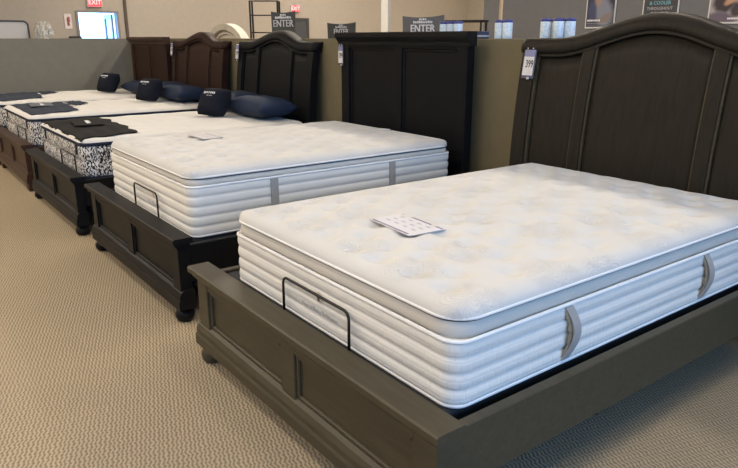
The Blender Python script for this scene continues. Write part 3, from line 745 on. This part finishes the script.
# ------------------------------------------------------------------ things beyond the partition
LID = plain('blue_plastic_lid', (0.045, 0.05, 0.22), 0.4); CAN = None
def canister_mat():
    k = NT('pale_blue_printed_canister'); v = k.coord((1, 1, 1))
    nz = k.n('ShaderNodeTexNoise', Scale=45.0, Detail=2.0); k.l(v, nz.inputs['Vector'])
    k.l(k.ramp(nz.outputs['Fac'], [(0.42, (0.74, 0.80, 0.84)), (0.62, (0.52, 0.66, 0.76))]), k.b.inputs['Base Color']); k.b.inputs['Roughness'].default_value = 0.35
    return k.m
CAN = canister_mat()
def canister(x, y, label):
    t = thing('canister', label, 'canister', (x, y, 1.495), 0, 'pale blue canisters on the partition')
    r = 0.0335
    obj('body', lathe([(r*0.96, 0), (r, 0.004), (r, 0.104), (r*0.97, 0.107)], 20), CAN, t, True)
    obj('lid', lathe([(r*0.99, 0.1055), (r*1.02, 0.107), (r*1.02, 0.119), (r*0.95, 0.123)], 20), LID, t, True)
    obj('pull_tab', box(-0.008, 0.008, -0.02, 0.006, 0.1225, 0.126, 0.001), LID, t)
for i, (x, y) in enumerate(((-3.82, 3.58), (-3.745, 3.585), (-3.67, 3.58))):
    canister(x, y, ('leftmost', 'middle', 'rightmost')[i]+' pale blue canister of three beside the ENTER sign')
for i, x in enumerate((-3.262, -3.188)):
    canister(x, 3.58, ('left', 'right')[i]+' pale blue canister of the pair between the two nearest headboards')
for i, (x, y) in enumerate(((-2.845, 3.555), (-2.797, 3.607), (-2.745, 3.555), (-2.697, 3.607))):
    canister(x, y, ('first', 'second', 'third', 'fourth')[i]+' pale blue canister from the left above the grey-brown headboard shoulder')

SIGN_GREY = plain('grey_sign_board', (0.115, 0.118, 0.12), 0.5); SIGN_DARK = plain('dark_grey_sign_board', (0.055, 0.06, 0.06), 0.5)
def enter_sign(label, loc, rz, w, h, ztop, mat, k=1.0):
    t = thing('enter_sign', label, 'sign', (loc[0], loc[1], 0), rz, 'ENTER signs beyond the partition')
    zc = ztop-h/2
    bm = bmesh.new()           # board with a slightly dished top edge
    n = 12; ring0 = []
    for i in range(n+1): u = 2*i/n-1; ring0.append((u*w/2, ztop-0.018*(1-u*u)))
    ring0 += [(w/2*0.94, ztop-h), (-w/2*0.94, ztop-h)]
    loft(bm, [[(x, -0.006, z) for x, z in ring0], [(x, 0.006, z) for x, z in ring0]], True, True, True)
    b = obj('board', bm, mat, t)
    for dx in (-0.0012, 0.0012): text('ENTER', 0.088*k, INK_WHITE, t, (dx*k, -0.0068, ztop-0.112*k), (PI/2, 0, 0))
    bm = bmesh.new(); rnd = random.Random(2)
    for zz, half, hh in ((ztop-0.040*k, 0.035*k, 0.014*k), (ztop-0.066*k, 0.10*k, 0.020*k)):
        x = -half
        while x < half: wd = rnd.uniform(0.010, 0.016)*k; box(x, x+wd, -0.0072, -0.006, zz, zz+hh*rnd.uniform(.8, 1.1), 0, bm); x += wd+0.006*k
    obj('small_print', bm, INK_WHITE, t)
    obj('pole', lathe([(0.012, 0.02), (0.012, ztop-h+0.02)], 10, (0, 0.02, 0)), PLASTIC_BLACK, t)
    obj('foot_plate', box(-0.15, 0.15, -0.1, 0.14, 0, 0.02, 0.004), PLASTIC_BLACK, t)
    return t
enter_sign('grey ENTER sign beside the three canisters above the straight black headboard', (-4.79, 4.22), 0.25, 0.46, 0.30, 1.70, SIGN_GREY, 1.05)
enter_sign('dark ENTER sign rising behind the camel-back black headboard', (-7.42, 4.25), 0.30, 0.40, 0.36, 1.815, SIGN_DARK, 1.3)
enter_sign('small dark ENTER sign at the left end of the straight black headboard', (-7.25, 5.0), 0.20, 0.50, 0.36, 1.69, SIGN_DARK)

# white steel column
cw = thing('steel_column', 'white square column rising behind the straight black headboard', 'column', (-10.95, 8.65, 0), 0.5)
obj('shaft', box(-0.08, 0.08, -0.08, 0.08, 0, H-0.002, 0.01), WHITE_PAINT, cw); obj('base_plate', box(-0.13, 0.13, -0.13, 0.13, 0, 0.02, 0.003), WHITE_PAINT, cw)

# cream arched headboard on a bed of the next row
ah = thing('arched_headboard', 'cream arched headboard standing beyond the partition behind the brown bed', 'headboard', (-9.42, 4.40, 0), -0.05)
def arch_ring(R0, R1, zc, y0, y1, n=32):
    bm = bmesh.new(); ring_ = []
    for i in range(n+1):
        a = PI*i/n; c, s = math.cos(a), math.sin(a)
        ring_.append([(R0*c, y0, zc+R0*s*0.62), (R1*c, y0, zc+R1*s*0.62), (R1*c, y1, zc+R1*s*0.62), (R0*c, y1, zc+R0*s*0.62)])
    loft(bm, ring_, True, True, True); return bm
pn = bmesh.new(); pts = [(0.72*math.cos(PI*i/32), 1.21+0.72*math.sin(PI*i/32)*0.62) for i in range(33)]+[(-0.72, 0.3), (0.72, 0.3)]
loft(pn, [[(x, 0.03, z) for x, z in pts], [(x, 0.06, z) for x, z in pts]], True, True, True)
obj('panel', pn, WHITE_WOOD, ah); obj('arch_frame', arch_ring(0.66, 0.80, 1.21, -0.03, 0.09), WHITE_WOOD, ah); obj('arch_moulding', arch_ring(0.56, 0.60, 1.21, 0.0, 0.04), WHITE_WOOD, ah)
obj('arch_moulding', arch_ring(0.46, 0.49, 1.21, 0.005, 0.04), WHITE_WOOD, ah)
for s in (-1, 1): obj('post', box(s*0.73-0.07, s*0.73+0.07, -0.03, 0.09, 0, 1.21, 0.006), WHITE_WOOD, ah)

# black metal rack near the far wall
rk = thing('metal_rack', 'tall open black metal rack standing near the far beige wall', 'rack', (-16.0, 8.60, 0), 0.9)
for x in (-0.36, 0.36):
    for y in (-0.02, 0.30): obj('upright', box(x-0.022, x+0.022, y-0.022, y+0.022, 0, 2.43, 0.003), PLASTIC_BLACK, rk)
for z in (0.3, 1.0, 1.62, 2.05, 2.40):
    obj('rung', box(-0.338, 0.338, -0.036, -0.004, z, z+0.03, 0.003), PLASTIC_BLACK, rk)
for z in (0.3, 1.0, 2.40):
    for x in (-0.36, 0.36): obj('side_bar', box(x-0.012, x+0.012, 0.002, 0.278, z, z+0.03, 0.002), PLASTIC_BLACK, rk)

# exit signs
EXIT_RED = NT('lit_red_exit_face'); EXIT_RED.b.inputs['Base Color'].default_value = (0.75, 0.07, 0.09, 1); EXIT_RED.b.inputs['Emission Color'].default_value = (1.0, 0.10, 0.13, 1); EXIT_RED.b.inputs['Emission Strength'].default_value = 0.75; EXIT_RED = EXIT_RED.m
EXIT_LET = plain('exit_letters', (1.0, 0.62, 0.62), 0.5, emit=0.7)
def exit_sign(label, y0, y1, z0, z1):
    w, h = y1-y0, z1-z0
    t = thing('exit_sign', label, 'sign', (-17.96, (y0+y1)/2, (z0+z1)/2), PI/2, 'red EXIT signs')
    obj('housing', box(-w/2, w/2, -0.03, 0.04, -h/2, h/2, 0.006), plain('white_housing', (0.7, 0.68, 0.66), 0.5), t)
    obj('face', box(-w/2+0.012, w/2-0.012, -0.034, -0.03, -h/2+0.012, h/2-0.012), EXIT_RED, t)
    text('EXIT', h*0.72, EXIT_LET, t, (0, -0.035, 0), (PI/2, 0, 0), sx=0.95)
    obj('bracket', box(-0.03, 0.03, 0.0, 0.03, h/2, h/2+0.05), CHROME, t)
exit_sign('red EXIT sign above the bright open doorway', 4.735, 5.095, 2.24, 2.46)
exit_sign('red EXIT sign above the dark steel door', 10.55, 10.86, 2.24, 2.45)
ex = thing('fire_extinguisher_sign', 'small white and red fire notice left of the bright doorway', 'sign', (-17.99, 4.25, 1.90), PI/2)
obj('plate', box(-0.085, 0.085, -0.006, 0.006, -0.18, 0.17, 0.002), plain('white_plate', (0.72, 0.66, 0.64), 0.5), ex)
bm = bmesh.new(); box(-0.028, 0.028, -0.0075, -0.006, -0.11, 0.07, 0, bm); box(-0.014, 0.045, -0.0075, -0.006, 0.075, 0.10, 0, bm); box(0.034, 0.046, -0.0075, -0.006, -0.02, 0.075, 0, bm)
obj('pictogram', bm, plain('red_print', (0.30, 0.05, 0.06), 0.5), ex)
bxk = thing('wall_box', 'small dark box below the fire notice left of the doorway', 'box', (-17.93, 4.36, 1.47), PI/2)
obj('case', box(-0.14, 0.14, -0.05, 0.06, -0.06, 0.07, 0.006), PLASTIC_BLACK, bxk); obj('cover', box(-0.12, 0.12, -0.055, -0.05, -0.045, 0.055), plain('dark_cover', (0.05, 0.04, 0.04), 0.3), bxk)

# mirror leaning at the far wall, and wrapped piece beside it
def rrect(w, z0, z1, r, n=8):
    pts = [(-w/2, z0), (w/2, z0)]
    for i in range(n+1): a = PI/2*i/n; pts.append((w/2-r+r*math.cos(a), z1-r+r*math.sin(a)))
    for i in range(n+1): a = PI/2+PI/2*i/n; pts.append((-w/2+r+r*math.cos(a), z1-r+r*math.sin(a)))
    return pts
mi = thing('framed_mirror', 'dark framed mirror with rounded corners beyond the far partition', 'mirror', (-17.3, 2.45, 0), PI/2)
o_, i_ = rrect(1.55, 0.02, 1.885, 0.12), rrect(1.48, 0.055, 1.85, 0.09)
bm = bmesh.new(); k = len(o_); loft(bm, [[(x, y, z) for (x, z), y in ((o_[j], -0.02), (i_[j], -0.02), (i_[j], 0.02), (o_[j], 0.02))] for j in list(range(k))+[0]], True)
bmesh.ops.remove_doubles(bm, verts=bm.verts, dist=1e-5); obj('frame', bm, plain('dark_mirror_frame', (0.05, 0.045, 0.04), 0.4), mi)
bm = bmesh.new(); loft(bm, [[(x, 0.0, z) for x, z in i_], [(x, 0.012, z) for x, z in i_]], True, True, True)
MIR = NT('hazy_mirror_glass'); MIR.b.inputs['Base Color'].default_value = (0.55, 0.54, 0.51, 1); MIR.b.inputs['Metallic'].default_value = 0.15; MIR.b.inputs['Roughness'].default_value = 0.4
vz = MIR.n('ShaderNodeTexNoise', Scale=3.0); MIR.l(MIR.coord(), vz.inputs['Vector']); MIR.bump(vz.outputs['Fac'], 0.05, 0.02); MIR = MIR.m
obj('glass', bm, MIR, mi)
for x in (-0.6, 0.6): obj('easel_leg', box(x-0.02, x+0.02, 0.02, 0.30, 0, 0.05, 0.004), PLASTIC_BLACK, mi)
# crumpled clear plastic over a stored chair back
wr = thing('plastic_wrapped_stack', 'crumpled clear plastic wrap bundle beside the framed mirror', 'wrap', (-17.0, 3.46, 0), 0)
rnd = random.Random(4); bm = bmesh.new(); bmesh.ops.create_icosphere(bm, subdivisions=5, radius=1)
for v in bm.verts:
    d = v.co.normalized(); n_ = 0.10*math.sin(11*d.x+7*d.z)*math.sin(9*d.y+5*d.z)+0.07*math.sin(23*d.y-17*d.z+3)+0.05*abs(math.sin(31*d.x+19*d.z))*math.sin(37*d.y+13*d.x)+rnd.uniform(-.012, .012)
    s_ = 1+n_; v.co = Vector((math.copysign(abs(d.x)**0.6, d.x)*0.22*s_, math.copysign(abs(d.y)**0.6, d.y)*0.19*s_, 0.93+math.copysign(abs(d.z)**0.4, d.z)*0.93*(1+n_*0.25)))
    v.co.z = max(0.005, v.co.z)
WRAP = plain('clear_crinkled_plastic', (0.50, 0.50, 0.47), 0.12, var=0.25, scale=14, spec=1.0)
obj('plastic_wrap', bm, WRAP, wr)

# posters on the grey wall
BORDER = plain('white_poster_border', (0.62, 0.61, 0.58), 0.5)
def poster(label, x0, x1, z0, z1, mat):
    w, h = x1-x0, z1-z0
    t = thing('poster', label, 'poster', ((x0+x1)/2, 9.985, (z0+z1)/2), 0)
    obj('border', box(-w/2, w/2, -0.008, 0.008, -h/2, h/2, 0.002), BORDER, t)
    obj('print', box(-w/2+0.02, w/2-0.02, -0.0095, -0.008, -h/2+0.025, h/2-0.025), mat, t)
    return t, w, h
P1 = print_mat('night_sleeper_print', (0.035, 0.037, 0.06), [
    (0.06, -0.13, 0.16, 0.24, 0.3, (0.20, 0.21, 0.26), 0.5), (-0.06, 0.02, 0.07, 0.08, 0, (0.30, 0.21, 0.17), 0.5), (0.10, -0.24, 0.13, 0.06, 0.5, (0.22, 0.17, 0.15), 0.5), (-0.16, -0.12, 0.08, 0.16, 0, (0.05, 0.06, 0.12), 0.6)])
p, pw, ph = poster('dark poster of a resting figure, left of the three on the grey wall', -7.16, -6.60, 1.655, 2.45, P1)
for zz, x0, x1, hh, m_ in ((-0.285, -0.24, 0.0, 0.028, INK_WHITE), (-0.322, -0.24, 0.14, 0.012, plain('grey_print', (0.3, 0.3, 0.33), 0.6)), (-0.35, -0.24, 0.10, 0.012, plain('grey_print_b', (0.22, 0.22, 0.25), 0.6))):
    bm = bmesh.new(); x = x0; rnd = random.Random(8)
    while x < x1: wd = rnd.uniform(0.012, 0.026); box(x, x+wd, -0.0102, -0.0094, zz, zz+hh, 0, bm); x += wd+0.007
    obj('caption', bm, m_, p)
P2 = print_mat('charcoal_print', (0.055, 0.056, 0.06), [(0.3, 0.3, 0.2, 0.3, 0, (0.07, 0.07, 0.075), 0.6)])
p, pw, ph = poster('charcoal poster with teal wording, middle of the three on the grey wall', -6.12, -5.53, 1.80, 2.60, P2)
for s, zz, sz, m_ in (('& COOLER', -0.185, 0.072, plain('teal_print', (0.16, 0.42, 0.48), 0.5)), ('THROUGHOUT', -0.265, 0.06, plain('pale_print', (0.40, 0.36, 0.37), 0.5)), ('THE NIGHT', -0.335, 0.055, plain('pale_print_b', (0.36, 0.35, 0.35), 0.5))):
    text(s, sz, m_, p, (-0.01, -0.0102, zz), (PI/2, 0, 0))
P3 = print_mat('sleeping_couple_print', (0.40, 0.36, 0.36), [
    (-0.17, -0.10, 0.16, 0.14, 0.2, (0.04, 0.03, 0.035), 0.4), (-0.20, -0.33, 0.22, 0.09, -0.1, (0.13, 0.10, 0.13), 0.4), (0.02, -0.20, 0.10, 0.09, 0.6, (0.05, 0.04, 0.045), 0.5),
    (0.02, 0.00, 0.22, 0.06, 0.62, (0.50, 0.28, 0.17), 0.35), (-0.06, 0.02, 0.07, 0.08, 0, (0.42, 0.28, 0.24), 0.5), (0.22, -0.22, 0.08, 0.16, -0.5, (0.16, 0.13, 0.16), 0.4), (0.33, -0.3, 0.14, 0.10, 0, (0.16, 0.12, 0.15), 0.4)])
p, pw, ph = poster('poster of a sleeper with bare arm, right of the three on the grey wall', -5.075, -4.30, 1.695, 2.48, P3)
bm = bmesh.new(); x = -0.10; rnd = random.Random(3)
while x < 0.10: wd = rnd.uniform(0.012, 0.022); box(x, x+wd, -0.0102, -0.0094, -0.335, -0.31, 0, bm); x += wd+0.006
obj('caption', bm, INK_WHITE, p)

# slim wooden post and dark shelf beyond the gap between headboards
wp = thing('bed_post', 'slim pale wooden post rising beyond the partition canisters', 'post', (-4.55, 5.0, 0), 0)
obj('shaft', lathe([(0.020, 0.03), (0.018, 1.2), (0.017, 2.3), (0.017, 2.45)], 14), plain('pale_maple', (0.62, 0.42, 0.22), 0.5), wp, True)
obj('foot', lathe([(0.09, 0), (0.09, 0.012), (0.03, 0.025), (0.02, 0.035)], 18), plain('maple_foot', (0.42, 0.28, 0.16), 0.5), wp, True)
sh = thing('display_shelf', 'dark open display shelf beyond the partition, right of the straight black headboard', 'shelf', (-9.06, 8.92, 0), 0.45)
for x in (-0.42, 0.42):
    for y in (-0.15, 0.15): obj('upright', box(x-0.015, x+0.015, y-0.015, y+0.015, 0, 1.77, 0.002), PLASTIC_BLACK, sh)
for z in (0.3, 0.9, 1.36, 1.77): obj('shelf_board', box(-0.46, 0.46, -0.18, 0.18, z, z+0.04, 0.004), PLASTIC_BLACK, sh)
def folded(label, x, z, w, h, mat):
    t = thing('folded_blanket', label, 'blanket', (-9.06+x*math.cos(0.45), 8.92+x*math.sin(0.45), z), 0.45)
    n = 3
    for i in range(n): obj('fold', box(-w/2, w/2, -0.14, 0.14, h*i/n+0.002, h*(i+1)/n-0.002, 0.012, None, 2), mat, t)
folded('grey folded blanket on the dark display shelf', 0.26, 1.40, 0.26, 0.22, plain('grey_blanket', (0.09, 0.095, 0.11), 0.9))
folded('pale folded blanket on the dark display shelf', -0.12, 1.40, 0.24, 0.16, plain('pale_blanket', (0.33, 0.30, 0.27), 0.9))
bk = thing('boxed_linen', 'blue and white striped linen box right of the straight black headboard top', 'box', (-3.44, 3.58, 1.496), 0.1)
obj('carton', box(-0.05, 0.05, -0.035, 0.035, 0, 0.05, 0.003), plain('navy_carton', (0.03, 0.045, 0.11), 0.5), bk)
obj('stripe', box(-0.051, 0.051, -0.036, 0.036, 0.012, 0.024), plain('pale_stripe', (0.38, 0.42, 0.5), 0.5), bk)
